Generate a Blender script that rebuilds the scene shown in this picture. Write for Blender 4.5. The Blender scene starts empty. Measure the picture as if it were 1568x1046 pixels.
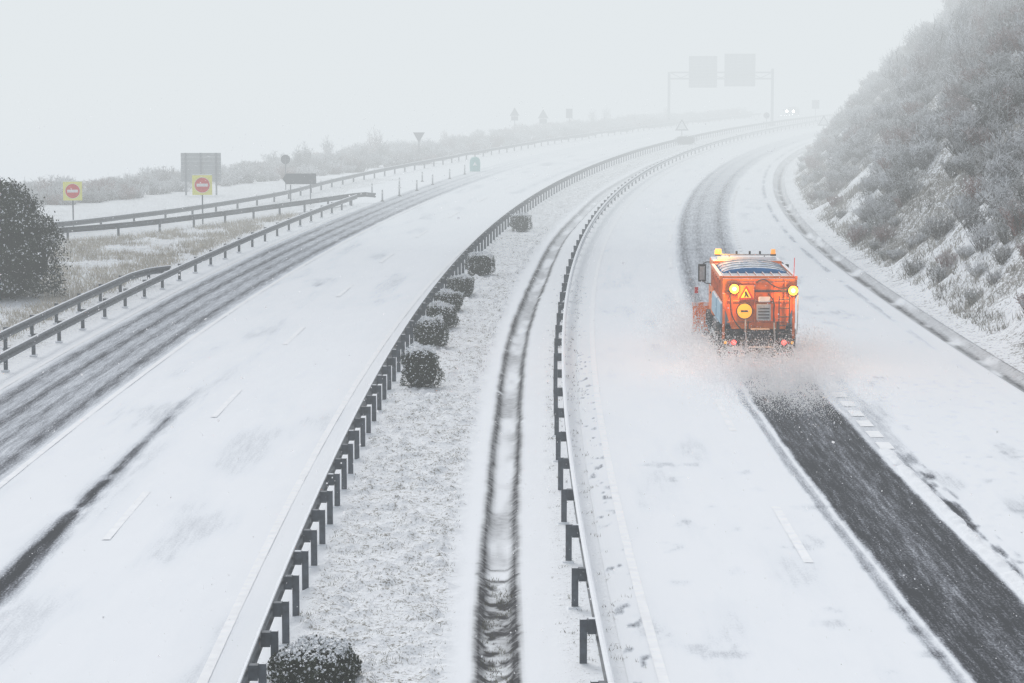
import bpy, math, random, bmesh
import numpy as np
from mathutils import Vector, Matrix, Euler
random.seed(7); rng=np.random.default_rng(7)
scene=bpy.context.scene
COL=scene.collection
R=1180.0; S0=50.0; X0=1.22

def P(s,t):
    a=(s-S0)/R
    return (X0+R-(R-t)*np.cos(a), S0+(R-t)*np.sin(a))

# ---------- numpy value noise ----------
TAB=rng.random((256,256))
def vn(x,y):
    x=np.asarray(x,float);y=np.asarray(y,float)
    xi=np.floor(x).astype(int);yi=np.floor(y).astype(int)
    fx=x-xi;fy=y-yi
    fx=fx*fx*(3-2*fx);fy=fy*fy*(3-2*fy)
    g=lambda a,b:TAB[a&255,b&255]
    return (g(xi,yi)*(1-fx)+g(xi+1,yi)*fx)*(1-fy)+(g(xi,yi+1)*(1-fx)+g(xi+1,yi+1)*fx)*fy
def fbm(x,y,o=4):
    r=0;a=.5;n=0
    for i in range(o):
        r=r+a*vn(x*2**i+17*i,y*2**i+31*i);n+=a;a*=.5
    return r/n
def sm(x,a,b):
    t=np.clip((np.asarray(x,float)-a)/(b-a),0,1);return t*t*(3-2*t)
def band(t,a,b,e):
    return sm(t,a-e,a+e)*(1-sm(t,b-e,b+e))

# ---------- materials ----------
def newmat(name):
    m=bpy.data.materials.new(name);m.use_nodes=True
    nt=m.node_tree;b=nt.nodes['Principled BSDF'];return m,nt,b
def mk(name,col,rough=.6,metal=0,var=.15,scale=6,bump=0,emit=0,snow=0):
    m,nt,b=newmat(name);N=nt.nodes;L=nt.links
    tc=N.new('ShaderNodeTexCoord');no=N.new('ShaderNodeTexNoise');no.inputs['Scale'].default_value=scale;no.inputs['Detail'].default_value=3
    L.new(tc.outputs['Object'],no.inputs['Vector'])
    mr=N.new('ShaderNodeMapRange');mr.inputs[1].default_value=.3;mr.inputs[2].default_value=.7;mr.inputs[3].default_value=1-var;mr.inputs[4].default_value=1+var
    L.new(no.outputs[0],mr.inputs[0])
    mx=N.new('ShaderNodeVectorMath');mx.operation='SCALE';mx.inputs[0].default_value=col
    L.new(mr.outputs[0],mx.inputs['Scale'])
    out=mx.outputs[0]
    if snow>0:
        ge=N.new('ShaderNodeNewGeometry');sx=N.new('ShaderNodeSeparateXYZ');L.new(ge.outputs['Normal'],sx.inputs[0])
        ad=N.new('ShaderNodeMath');ad.operation='MULTIPLY_ADD';L.new(no.outputs[0],ad.inputs[0]);ad.inputs[1].default_value=.8;L.new(sx.outputs[2],ad.inputs[2])
        r2=N.new('ShaderNodeMapRange');r2.inputs[1].default_value=1.3-snow*.6;r2.inputs[2].default_value=1.45-snow*.6;r2.inputs[4].default_value=.95
        L.new(ad.outputs[0],r2.inputs[0])
        mi=N.new('ShaderNodeMix');mi.data_type='RGBA';L.new(r2.outputs[0],mi.inputs[0]);L.new(out,mi.inputs[6]);mi.inputs[7].default_value=(.85,.87,.9,1);out=mi.outputs[2]
    L.new(out,b.inputs['Base Color'])
    b.inputs['Roughness'].default_value=rough;b.inputs['Metallic'].default_value=metal
    if bump:
        bp=N.new('ShaderNodeBump');bp.inputs['Strength'].default_value=bump;bp.inputs['Distance'].default_value=.02;L.new(no.outputs[0],bp.inputs['Height']);L.new(bp.outputs[0],b.inputs['Normal'])
    if emit:
        b.inputs['Emission Color'].default_value=(*col,1);b.inputs['Emission Strength'].default_value=emit
        m.cycles.emission_sampling='NONE'
    return m
def to_diffuse(m):
    """snow, grass, bark and worn asphalt are matte: plain diffuse surfaces"""
    nt=m.node_tree;N=nt.nodes;L=nt.links;b=N['Principled BSDF'];d=N.new('ShaderNodeBsdfDiffuse');d.inputs['Roughness'].default_value=0
    for a_,c_ in (('Base Color','Color'),('Normal','Normal')):
        if b.inputs[a_].is_linked:L.new(b.inputs[a_].links[0].from_socket,d.inputs[c_])
    o=[n for n in N if n.type=='OUTPUT_MATERIAL'][0];L.new(d.outputs[0],o.inputs['Surface']);N.remove(b)

SNOW=(.862,.890,.922,1)
def road_mat():
    m,nt,b=newmat('road_snow_and_asphalt');N=nt.nodes;L=nt.links
    uv=N.new('ShaderNodeUVMap');uv.uv_map='UVMap'
    def noise(sx,sy,scale,det=5):
        mp=N.new('ShaderNodeMapping');mp.inputs['Scale'].default_value=(sx,sy,1);L.new(uv.outputs[0],mp.inputs[0])
        n=N.new('ShaderNodeTexNoise');n.noise_dimensions='2D';n.inputs['Scale'].default_value=scale;n.inputs['Detail'].default_value=det;n.inputs['Roughness'].default_value=.65
        L.new(mp.outputs[0],n.inputs['Vector']);return n.outputs[0]
    at=N.new('ShaderNodeAttribute');at.attribute_name='wear'
    st=noise(1,.07,8,4);fi=noise(1,.35,24,3);lo=noise(.6,.15,1.2,3)
    def M(op,a,b_=None,c=None):
        n=N.new('ShaderNodeMath');n.operation=op
        for i,v in enumerate((a,b_,c)):
            if v is None:continue
            if isinstance(v,(int,float)):n.inputs[i].default_value=v
            else:L.new(v,n.inputs[i])
        return n.outputs[0]
    w=at.outputs['Fac']
    k=M('MULTIPLY',M('SUBTRACT',st,.5),M('MULTIPLY_ADD',w,1.15,.05))
    k2=M('MULTIPLY',M('SUBTRACT',fi,.5),M('MULTIPLY_ADD',w,1.15,.05))
    k3=M('MULTIPLY',M('SUBTRACT',lo,.45),.20)
    v=M('ADD',M('ADD',w,k),M('ADD',k2,k3))
    cr=N.new('ShaderNodeValToRGB');e=cr.color_ramp.elements
    e[0].position=0;e[0].color=SNOW
    e[1].position=.95;e[1].color=(.048,.051,.058,1)
    for p,c in ((.12,(.82,.855,.895,1)),(.38,(.48,.51,.555,1)),(.62,(.19,.20,.225,1)),(.78,(.098,.104,.118,1))):
        q=e.new(p);q.color=c
    L.new(v,cr.inputs[0]);L.new(cr.outputs[0],b.inputs['Base Color'])
    return m
def ground_mat(name,soil=(.16,.14,.1,1),sc=5.0,thr=.62,bd=.08):
    m,nt,b=newmat(name);N=nt.nodes;L=nt.links
    ge=N.new('ShaderNodeNewGeometry')
    def noise(scale,det=5,rough=.6):
        n=N.new('ShaderNodeTexNoise');n.inputs['Scale'].default_value=scale;n.inputs['Detail'].default_value=det;n.inputs['Roughness'].default_value=rough
        L.new(ge.outputs['Position'],n.inputs['Vector']);return n.outputs[0]
    def M(op,a,b_=None,c=None):
        n=N.new('ShaderNodeMath');n.operation=op
        for i,v in enumerate((a,b_,c)):
            if v is None:continue
            if isinstance(v,(int,float)):n.inputs[i].default_value=v
            else:L.new(v,n.inputs[i])
        return n.outputs[0]
    g=N.new('ShaderNodeAttribute');g.attribute_name='grass'
    w=N.new('ShaderNodeAttribute');w.attribute_name='wet'
    n1=noise(sc,4,.7);n2=noise(sc*4,2,.7);n3=noise(.5,1)
    val=M('ADD',M('MULTIPLY_ADD',n2,.5,M('MULTIPLY',n1,.6)),M('MULTIPLY_ADD',g.outputs['Fac'],.22,M('MULTIPLY',n3,.12)))
    mr=N.new('ShaderNodeMapRange');mr.interpolation_type='SMOOTHSTEP';mr.inputs[1].default_value=thr+.13;mr.inputs[2].default_value=thr+.28;mr.inputs[4].default_value=.85
    L.new(val,mr.inputs[0])
    mx=N.new('ShaderNodeMix');mx.data_type='RGBA';L.new(mr.outputs[0],mx.inputs[0]);mx.inputs[6].default_value=SNOW;mx.inputs[7].default_value=soil
    wv=M('ADD',w.outputs['Fac'],M('MULTIPLY',M('SUBTRACT',n1,.5),M('MULTIPLY',w.outputs['Fac'],1.6)))
    m2=N.new('ShaderNodeMix');m2.data_type='RGBA';m2.clamp_factor=True;L.new(wv,m2.inputs[0]);L.new(mx.outputs[2],m2.inputs[6]);m2.inputs[7].default_value=(.07,.07,.075,1)
    L.new(m2.outputs[2],b.inputs['Base Color'])
    bp=N.new('ShaderNodeBump');bp.inputs['Strength'].default_value=.9;bp.inputs['Distance'].default_value=bd
    bh=M('MULTIPLY',n1,M('MULTIPLY_ADD',g.outputs['Fac'],1.0,.08));L.new(bh,bp.inputs['Height']);L.new(bp.outputs[0],b.inputs['Normal'])
    return m
M_ROAD=road_mat();M_GROUND=ground_mat('snow_ground',(.17,.155,.12,1),5,.64,.12);M_HILL=ground_mat('snow_hillside',(.15,.135,.11,1),2.6,.50,.05)
M_SNOW=mk('snow',SNOW[:3],.8,0,.03,10,.3)
for m_ in (M_ROAD,M_GROUND,M_HILL,M_SNOW):to_diffuse(m_)
def flake_mat():
    m=bpy.data.materials.new('snowflake');m.use_nodes=True;nt=m.node_tree;N=nt.nodes;L=nt.links;N.clear()
    o=N.new('ShaderNodeOutputMaterial');d=N.new('ShaderNodeBsdfDiffuse');t=N.new('ShaderNodeBsdfTranslucent');a=N.new('ShaderNodeMixShader')
    d.inputs[0].default_value=(.97,.97,.98,1);t.inputs[0].default_value=(.97,.97,.98,1);a.inputs[0].default_value=.5
    L.new(d.outputs[0],a.inputs[1]);L.new(t.outputs[0],a.inputs[2]);L.new(a.outputs[0],o.inputs[0]);return m
M_FLAKE=flake_mat()
M_LINE=mk('paint_white',(.90,.92,.94),.7,0,.06,3);to_diffuse(M_LINE)
M_STEEL=mk('galvanised_steel',(.13,.145,.165),.55,.3,.3,4)
M_STEEL2=mk('weathered_post_steel',(.085,.10,.12),.6,.2,.3,8)
M_DARK=mk('black_plastic',(.022,.023,.025),.5,0,.3,8)
M_GREY=mk('sign_grey',(.26,.28,.29),.6,.1,.15,3)

# ---------- mesh helpers ----------
def mesh_obj(name,v,f,mat=None,smooth=False,parent=None,mats=None,fm=None):
    me=bpy.data.meshes.new(name)
    me.from_pydata(v if isinstance(v,list) else v.tolist(),[],f if isinstance(f,list) else f.tolist())
    if mats:
        for q in mats:me.materials.append(q)
        me.polygons.foreach_set('material_index',np.asarray(fm,dtype=np.int32))
    elif mat:me.materials.append(mat)
    if smooth:me.polygons.foreach_set('use_smooth',[True]*len(me.polygons))
    me.update()
    o=bpy.data.objects.new(name,me);COL.objects.link(o)
    if parent:o.parent=parent
    return o
def empty(name,loc=(0,0,0),rot=0):
    e=bpy.data.objects.new(name,None);e.empty_display_size=.3;COL.objects.link(e);e.location=loc;e.rotation_euler=(0,0,rot);return e
def grid(name,X,Y,Z,U,V,attrs,mat,smooth=True):
    r,c=X.shape
    v=np.stack([X,Y,Z],-1).reshape(-1,3)
    i=np.arange(r*c).reshape(r,c)
    f=np.stack([i[:-1,:-1],i[:-1,1:],i[1:,1:],i[1:,:-1]],-1).reshape(-1,4)
    o=mesh_obj(name,v,f,mat,smooth);me=o.data
    uvl=me.uv_layers.new(name='UVMap')
    li=np.empty(len(me.loops),dtype=np.int32);me.loops.foreach_get('vertex_index',li)
    uv=np.stack([U.ravel(),V.ravel()],-1)[li];uvl.data.foreach_set('uv',uv.ravel())
    for k,a in attrs.items():
        at=me.attributes.new(k,'FLOAT','POINT');at.data.foreach_set('value',a.ravel().astype(np.float32))
    return o
BOXF=[(0,3,2,1),(4,5,6,7),(0,1,5,4),(1,2,6,5),(2,3,7,6),(3,0,4,7)]
def boxv(x0,x1,y0,y1,z0,z1):
    return [(x0,y0,z0),(x1,y0,z0),(x1,y1,z0),(x0,y1,z0),(x0,y0,z1),(x1,y0,z1),(x1,y1,z1),(x0,y1,z1)]
def bev(o,w,seg=2):
    m=o.modifiers.new('bevel','BEVEL');m.width=w;m.segments=seg;m.limit_method='ANGLE';m.angle_limit=math.radians(35);return o
def box(name,x0,x1,y0,y1,z0,z1,mat,parent,b=.012):
    o=mesh_obj(name,boxv(x0,x1,y0,y1,z0,z1),BOXF,mat,parent=parent)
    if b:bev(o,b)
    return o
def prism(name,prof,a0,a1,axis,mat,parent,b=.015):
    n=len(prof);v=[]
    for a in (a0,a1):
        for p in prof:
            v.append((a,p[0],p[1]) if axis=='x' else (p[0],a,p[1]) if axis=='y' else (p[0],p[1],a))
    f=[tuple(range(n)),tuple(range(2*n-1,n-1,-1))]+[(i,i+n,(i+1)%n+n,(i+1)%n) for i in range(n)]
    o=mesh_obj(name,v,f,mat,parent=parent)
    bm=bmesh.new();bm.from_mesh(o.data);bmesh.ops.recalc_face_normals(bm,faces=bm.faces);bm.to_mesh(o.data);bm.free()
    if b:bev(o,b)
    return o
def cyl(name,c,r,d,axis,mat,parent,n=24,r2=None,b=0):
    r2=r if r2 is None else r2
    v=[]
    for k,(a,rr) in enumerate(((-d/2,r),(d/2,r2))):
        for i in range(n):
            q=2*math.pi*i/n;x,y=rr*math.cos(q),rr*math.sin(q)
            v.append((c[0]+a,c[1]+x,c[2]+y) if axis=='x' else (c[0]+y,c[1]+a,c[2]+x) if axis=='y' else (c[0]+x,c[1]+y,c[2]+a))
    f=[tuple(range(n-1,-1,-1)),tuple(range(n,2*n))]+[(i,(i+1)%n,(i+1)%n+n,i+n) for i in range(n)]
    o=mesh_obj(name,v,f,mat,parent=parent)
    for p in o.data.polygons:
        if len(p.vertices)==4:p.use_smooth=True
    if b:bev(o,b)
    return o
def tube(name,pts,r,mat,parent):
    cu=bpy.data.curves.new(name,'CURVE');cu.dimensions='3D';cu.bevel_depth=r;cu.bevel_resolution=2;cu.use_fill_caps=True
    sp=cu.splines.new('NURBS');sp.points.add(len(pts)-1)
    for i,p in enumerate(pts):sp.points[i].co=(*p,1)
    sp.use_endpoint_u=True;sp.order_u=3
    cu.materials.append(mat)
    o=bpy.data.objects.new(name,cu);COL.objects.link(o);o.parent=parent;return o

# ---------- lateral layout ----------
def ditch(s): return np.interp(s,[10,37,71,100,130,153,184,232,300,600],[17,15.6,14.25,13.5,12.6,12.1,11.5,10.7,10.2,10])
def foot(s): return ditch(s)+.75
OUT=[(-60,118),(-40,125),(-30,131),(-25.9,136),(-22.7,144),(-19.8,153),(-16.2,169),(-14,187),(-10.4,210),(-5.4,237)]
NEAR=[(-60,106),(-38,118),(-28,127),(-21.8,135),(-17.6,145),(-14.2,155),(-11.9,162),(-10.6,166)]

# ---------- ground ----------
ss=np.concatenate([np.arange(5,32,1),np.arange(32,75,.11),np.arange(75,110,.25),np.arange(110,200,.6),np.arange(200,420,2.5),np.arange(420,1000,20),[1000,1200,1500,1900]])
tt=np.concatenate([[-1000,-600,-350,-200,-120],np.arange(-90,-20,2.5),np.arange(-20,-5.6,.6),np.arange(-5.6,.9,.065),np.arange(.9,9,.6),np.arange(9,18,.12),np.arange(18,40,4),[40,70,120,250,500,800]])
S,T=np.meshgrid(ss,tt,indexing='ij')
Xg,Yg=P(S,T)
rough=band(T,-4.95,-2.35,.25)
Zg=np.full(S.shape,-.03)
med=band(T,-5.5,.35,.1)
Zg+=med*.035
def lumps(s,t):
    return .12*(fbm(s*1.1,t*1.3,3)-.4)+.17*np.maximum(fbm(s*3.4+7,t*4.2,2)-.45,0)*2
Zg+=rough*(.02+lumps(S,T))
Zg+=band(T,-2.4,-.3,.2)*.02*(fbm(S*1.2,T*3,2)-.5)
# drain channel
dc=-1.47+.05*np.sin(S*.13)
d=np.abs(T-dc)+.10*(fbm(S*.9,T*.4+3,4)-.5)
Zg-=.16*(1-sm(d,.12,.42))
wet=0.9*np.exp(-((d-.31)/.085)**2)*sm(fbm(S*.9,T*3+9),.10,.34)
wet+=.44*(1-sm(d,.18,.36))*sm(fbm(S*.35+40,T*2,3),.2,.6)
wet*=(1-.6*sm(S,100,190))
near=1-sm(S,44.6,45.4)
wet=wet+near*.75*(1-sm(d,.3,.42))*sm(fbm(S*3,T*5),.42,.58)
wet=np.maximum(wet,.95*np.exp(-((S-45.3)/.13)**2)*(1-sm(d,.38,.46))+.8*np.exp(-((S-46.3)/.1)**2)*(1-sm(d,.38,.46)))
# right ditch
dd=np.abs(T-ditch(S))+.12*(fbm(S*.5,T*.3+30,3)-.5)
Zg-=.2*(1-sm(dd,.1,.55))
wet=np.maximum(wet,(.9*np.exp(-(dd/.2)**2)+.4*np.exp(-((dd-.4)/.14)**2))*sm(fbm(S*.35,T*2+5),.2,.5)*(1-.3*sm(S,150,260)))
wet=np.clip(wet,0,1)
grass=rough*.66+med*.05+.5*near*(1-sm(d,.35,.45))
grass+=band(T,-.45,.15,.2)*.38+band(T,.2,.85,.15)*.2
Zisl=band(T,-45,-17.6,.7)*(S<200)
grass+=Zisl*.7
Zg+=Zisl*(.1+.5*fbm(S*.2,T*.2))*sm(-T,18.5,22)*0.25
grass+=band(T,14.2,40,.4)*.5*(S<400)
grass=np.clip(grass,0,1.2)
grid('snowy_ground',Xg,Yg,Zg,T,S,{'grass':grass,'wet':wet},M_GROUND)

# ---------- roads ----------
rs=np.concatenate([np.arange(6,32,1),np.arange(32,110,.25),np.arange(110,250,.8),np.arange(250,450,3),np.arange(450,1001,20)])
def road(name,left,right,n,wearf,z=0.012):
    k=np.linspace(0,1,n)[None,:];s=rs[:,None]
    t=left(s)*(1-k)+right(s)*k;s=s+0*k
    x,y=P(s,t);w=np.clip(wearf(s,t),0,1)
    zz=z+.012*(1-sm(w,.2,.7))*sm(fbm(s*.5,t*2),.2,.8)
    edge=np.minimum(k,1-k)*n
    zz=np.where(edge+0*t<1,-.02,zz)
    return grid(name,x,y,zz,t,s,{'wear':w},M_ROAD)
def pathL(s):return np.interp(s,[38,77],[5.62,5.12])
def pathR(s):return np.interp(s,[38,77],[8.02,7.7])
def wear_r(s,t):
    tl=pathL(s);tr=pathR(s)
    beh=1-sm(s,77,80)
    jit=.10*(fbm(s*.35,t*0+3)-.5)+.05*(fbm(s*2.5,t*0+9)-.5)
    w=beh*(.88*band(t,tl+.36+jit,tr+jit,.08)+.42*band(t,tl+jit,tl+.22+jit,.07))
    w-=beh*band(t,tl+.36,tr,.1)*(.28*sm(s,64,76)+.16*np.exp(-((t-6.9)/.28)**2)+.15*(fbm(s*.4,t*2+11)-.45))
    w+=beh*.55*band(t,tr+.42,tr+.85,.12)*sm(fbm(s*.8,t*4,3),.46,.66)*(1-sm(s,54,64))
    w+=beh*.7*np.exp(-((t-tr-.50)/.07)**2)*sm(fbm(s*.5+6,t),.35,.6)*(1-sm(s,50,60))
    w+=.20*band(t,tr+.05,8.75,.12)*band(s,57,78,3)
    ah=sm(s,79,84)*(1-.55*sm(s,150,330))
    w+=ah*.36*band(t,4.9,8.0,.35)
    for c,a in ((5.2,.18),(6.0,.10),(7.3,.18)):
        w+=ah*a*np.exp(-((t-c-.15*np.sin(s*.02))/.22)**2)
    e=ditch(s)-1.25
    w+=.34*np.exp(-((t-e)/.16)**2)*sm(s,60,110)*sm(fbm(s*.3,t),.3,.5)
    w+=.20*band(t,8.6,e-.3,.5)*sm(fbm(s*.25+8,t*.9),.55,.8)
    w+=.14*band(t,1.2,4.8,.4)*sm(fbm(s*.2+3,t*1.2+5),.5,.8)
    w+=.17*sm(fbm(s*.9+3,t*1.6+15),.66,.82)*(s<60)
    w+=.5*band(t,.6,1.0,.06)*sm(fbm(s*3+3,t*6+15,2),.66,.78)*(s<80)
    w+=.12*band(t,8.9,13.5,.4)*sm(fbm(s*3+31,t*4+5,2),.6,.8)*(s<75)
    return w
def wear_l(s,t):
    w=.38*band(t,-16.45,-13.15,.22)*(1-.75*sm(s,140,250))
    for c,a in ((-13.55,.26),(-14.35,.16),(-15.1,.30),(-16.0,.22)):
        w+=a*np.exp(-((t-c-.1*np.sin(s*.05))/.17)**2)*(1-.7*sm(s,120,240))
    w+=(.9*np.exp(-((t+10.72+.03*np.sin(s*.2))/.12)**2)+.48*np.exp(-((t+10.66)/.34)**2))*(1-sm(s,46,76))*sm(fbm(s*.5,t*1.5),.1,.5)
    w+=.17*band(t,-13,-10,.5)*sm(fbm(s*.15,t*1.4),.45,.8)
    w+=.18*np.exp(-((t+8.0)/.5)**2)*sm(s,170,200)*(1-sm(s,300,330))
    w+=.15*band(t,-12.5,-6,.5)*sm(fbm(s*.1+7,t*.5+2),.6,.75)
    return w
road('highway_road',lambda s:0*s+.55,lambda s:ditch(s)-.5,190,wear_r)
road('highway_road',lambda s:np.interp(s,[0,158,175,190,300,400],[-17.0,-17.0,-20.5,-22,-19,-18])+0*s,lambda s:0*s-5.45,170,wear_l)

def strip_v(t,s0,s1,w,z,step=1.5):
    n=max(2,int((s1-s0)/step)+1);s=np.linspace(s0,s1,n)
    x0,y0=P(s,t-w/2);x1,y1=P(s,t+w/2)
    v=[];f=[]
    for i in range(n):v+= [(x0[i],y0[i],z),(x1[i],y1[i],z)]
    for i in range(n-1):f.append((2*i,2*i+1,2*i+3,2*i+2))
    return v,f
def strips(name,lst,mat):
    V=[];F=[]
    for a in lst:
        v,f=strip_v(*a);o=len(V);V+=v;F+=[tuple(i+o for i in q) for q in f]
    return mesh_obj(name,V,F,mat)
L=[(1.1,8,600,.17,.030),(-6.15,8,600,.17,.030),(-13.0,8,175,.16,.030),(-16.65,8,155,.13,.030)]
for k in range(-2,30):
    L.append((4.55,46.2+17*k,52.2+17*k,.19,.030));L.append((-9.5,48.5+17*k,54+17*k,.17,.030))
for k in range(0,9):L.append((8.2,60.2+1.9*k,61.3+1.9*k,.36,.030))
for k in range(14,70):L.append((8.2,60.2+1.9*k,61.3+1.9*k,.2,.030))
strips('road_markings',L,M_LINE)
# ploughed snow ridge
sr=np.arange(33,62,.09);tr_=np.linspace(-.22,.22,12)
SR,TR=np.meshgrid(sr,tr_,indexing='ij')
amp=sm(fbm(SR*.9,0*SR+2,3),.28,.5)*(1-sm(SR,57,62))
hgt=np.maximum(0,1-(TR/(.10+.13*fbm(SR*1.7,TR*0+8)))**2)*.10*amp*(.5+fbm(SR*6,TR*9,2))
xr,yr=P(SR,pathR(SR)+.28+.06*(fbm(SR*.6,0*SR+1)-.5)+TR)
grid('ploughed_snow_ridge',xr,yr,.004+hgt,TR,SR,{'grass':0*SR,'wet':0*SR},M_SNOW)

# ---------- polyline path ----------
def dens(pts,step=1.0):
    pts=np.array(pts,float)
    out=[]
    p=np.vstack([2*pts[0]-pts[1],pts,2*pts[-1]-pts[-2]])
    for i in range(1,len(p)-2):
        for u in np.linspace(0,1,12,endpoint=False):
            out.append(.5*((2*p[i])+(-p[i-1]+p[i+1])*u+(2*p[i-1]-5*p[i]+4*p[i+1]-p[i+2])*u*u+(-p[i-1]+3*p[i]-3*p[i+1]+p[i+2])*u**3))
    out.append(pts[-1]);out=np.array(out)
    d=np.r_[0,np.cumsum(np.linalg.norm(np.diff(out,axis=0),axis=1))]
    n=int(d[-1]/step)+1;q=np.linspace(0,d[-1],n)
    return np.stack([np.interp(q,d,out[:,0]),np.interp(q,d,out[:,1])],-1)
def arc(t,s0,s1,step=1.0):
    s=np.arange(s0,s1+.01,step);x,y=P(s,t);return np.stack([x,y],-1)

# ramp road
a=dens(NEAR,2.);b=dens(OUT[:8],2.)
def resamp(p,n):
    d=np.r_[0,np.cumsum(np.linalg.norm(np.diff(p,axis=0),axis=1))];q=np.linspace(0,d[-1],n);return np.stack([np.interp(q,d,p[:,0]),np.interp(q,d,p[:,1])],-1)
a=resamp(np.vstack([a,[[-9.0,190]]]),60);b=resamp(b,60)
k=np.linspace(0.03,.97,40)[None,:,None];g=a[:,None,:]*(1-k)+b[:,None,:]*k
g=g[:,::-1]
kk=np.linspace(0,1,40)[None,:]+np.zeros((60,1));sv=np.arange(60)[:,None]*1.5+np.zeros((1,40))
grid('ramp_road',g[:,:,0],g[:,:,1],np.full(kk.shape,.006),kk*6,sv,{'wear':.14*np.exp(-((kk-.4)/.08)**2)+.14*np.exp(-((kk-.65)/.08)**2)},M_ROAD)

# ---------- guardrails ----------
PROF=[(0,.755),(.045,.745),(.085,.705),(.085,.665),(.015,.615),(.015,.58),(.085,.53),(.085,.49),(.045,.455),(0,.445)]
def guardrail(pts,side,spacing,base_off=.2,snow=1):
    e=empty('guardrail')
    n=len(pts);tg=np.gradient(pts,axis=0);tg/=np.linalg.norm(tg,axis=1)[:,None]
    nr=np.stack([tg[:,1],-tg[:,0]],-1)
    def sweep(name,prof,mat,sd,closed=False):
        m=len(prof);v=[];f=[]
        for i in range(n):
            for (o,z) in prof:
                q=pts[i]+nr[i]*sd*(base_off+o);v.append((q[0],q[1],z))
        for i in range(n-1):
            for j in range(m if closed else m-1):
                j2=(j+1)%m;f.append((i*m+j,i*m+j2,(i+1)*m+j2,(i+1)*m+j))
        return mesh_obj(name,v,f,mat,parent=e)
    sd=side
    sweep('rail',PROF,M_STEEL,sd)
    if snow==1:
        sweep('snow_on_rail',[(-.015,.757),(-.01,.775),(.03,.785),(.07,.772),(.095,.73),(.05,.752)],M_SNOW,sd,True)
        sweep('snow_on_lower_fold',[(.02,.585),(.05,.60),(.09,.56),(.092,.535)],M_SNOW,sd)
    elif snow>0:
        sweep('snow_on_rail',[(.012,.757),(.02,.768),(.05,.762),(.07,.74),(.05,.747)],M_SNOW,sd,True)
    V=[];F=[]
    d=np.r_[0,np.cumsum(np.linalg.norm(np.diff(pts,axis=0),axis=1))]
    SV=[];SF=[]
    for q in np.arange(.4,d[-1],spacing):
        i=min(int(np.searchsorted(d,q)),n-1);c=np.array([np.interp(q,d,pts[:,0]),np.interp(q,d,pts[:,1])]);T_=tg[i];N_=nr[i]
        def addb(a0,a1,n0,n1,z0,z1,VV,FF):
            o=len(VV)
            for (x,y,z) in boxv(a0,a1,n0,n1,z0,z1):
                w=c+T_*x+N_*y;VV.append((w[0],w[1],z))
            FF.extend([tuple(k+o for k in ff) for ff in BOXF])
        h=.74+random.uniform(-.01,.015)
        addb(-.035,-.027,-.06,.06,-.3,h,V,F);addb(-.027,.035,-.06,-.052,-.3,h,V,F);addb(-.027,.035,.052,.06,-.3,h,V,F)
        lo,hi=sorted((sd*.062,sd*(base_off+.012)))
        addb(-.075,-.067,lo,hi,.50,.735,V,F);addb(.067,.075,lo,hi,.50,.735,V,F);addb(-.067,.067,lo,hi,.727,.735,V,F)
        if random.random()<.35:addb(-.05,.04,lo+.02,hi-.02,.738,.752,SV,SF)
        if random.random()<.8:
            addb(-.12,.12,-.12,.10,-.02,.035,SV,SF)
    mesh_obj('posts',V,F,M_STEEL2,parent=e)
    if SV:mesh_obj('snow_on_posts',SV,SF,M_SNOW,parent=e)
    return e
guardrail(arc(-5.05,10,430),-1,2.1,.2,snow=.4)
guardrail(arc(-.12,10,430),1,4.0,.2)
guardrail(arc(-17.5,12,163),1,4.0,.2,snow=.4)
guardrail(np.vstack([arc(-18.9,14,101),dens([P(102,-18.9),P(104.5,-18.6),P(106,-17.9)],.6)]),1,4.0,.2,snow=.4)
guardrail(dens(NEAR+[(-9.9,167.2),(-9.6,166.0)],1.5),-1,4.0,.2,snow=.4)
outer=np.vstack([dens(OUT,1.5)[:-1],dens([P(s,t) for s,t in ((238,-21.4),(262,-20.6),(290,-20.2),(330,-19.2),(370,-19),(430,-19))],2)])
guardrail(outer,1,4.0,.2,snow=.4)

# ---------- hillside ----------
hs=np.concatenate([np.arange(8,260,.8),np.arange(260,520,3)]);hd=np.concatenate([np.arange(-.3,30,.35),np.arange(30,90,4)])
HS,HD=np.meshgrid(hs,hd,indexing='ij')
def hill_h(s,d):
    slope=.95+.25*(fbm(s*.03,d*0+2,2)-.5)
    base=slope*(np.sqrt(np.maximum(d,0)**2+1.2**2)-1.2)
    base=np.where(base>17,17+(base-17)*.25,base)
    nz=(fbm(s*.18,d*.25)-.5)*2.8*np.clip(d/5,0,1)+(fbm(s*.8+5,d*.9)-.5)*.7*np.clip(d/1.5,0,1)
    return base+nz-.02
HX,HY=P(HS,foot(HS)+HD);HZ=hill_h(HS,HD)
hg=np.clip(.05+.5*sm(fbm(HS*.12+4,HD*.18),.38,.62)+.15*sm(HD,2,8),0,1)*sm(HD,.0,1.5)
grid('snowy_hillside',HX,HY,HZ,HD,HS,{'grass':hg,'wet':0*hg},M_HILL)

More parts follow.
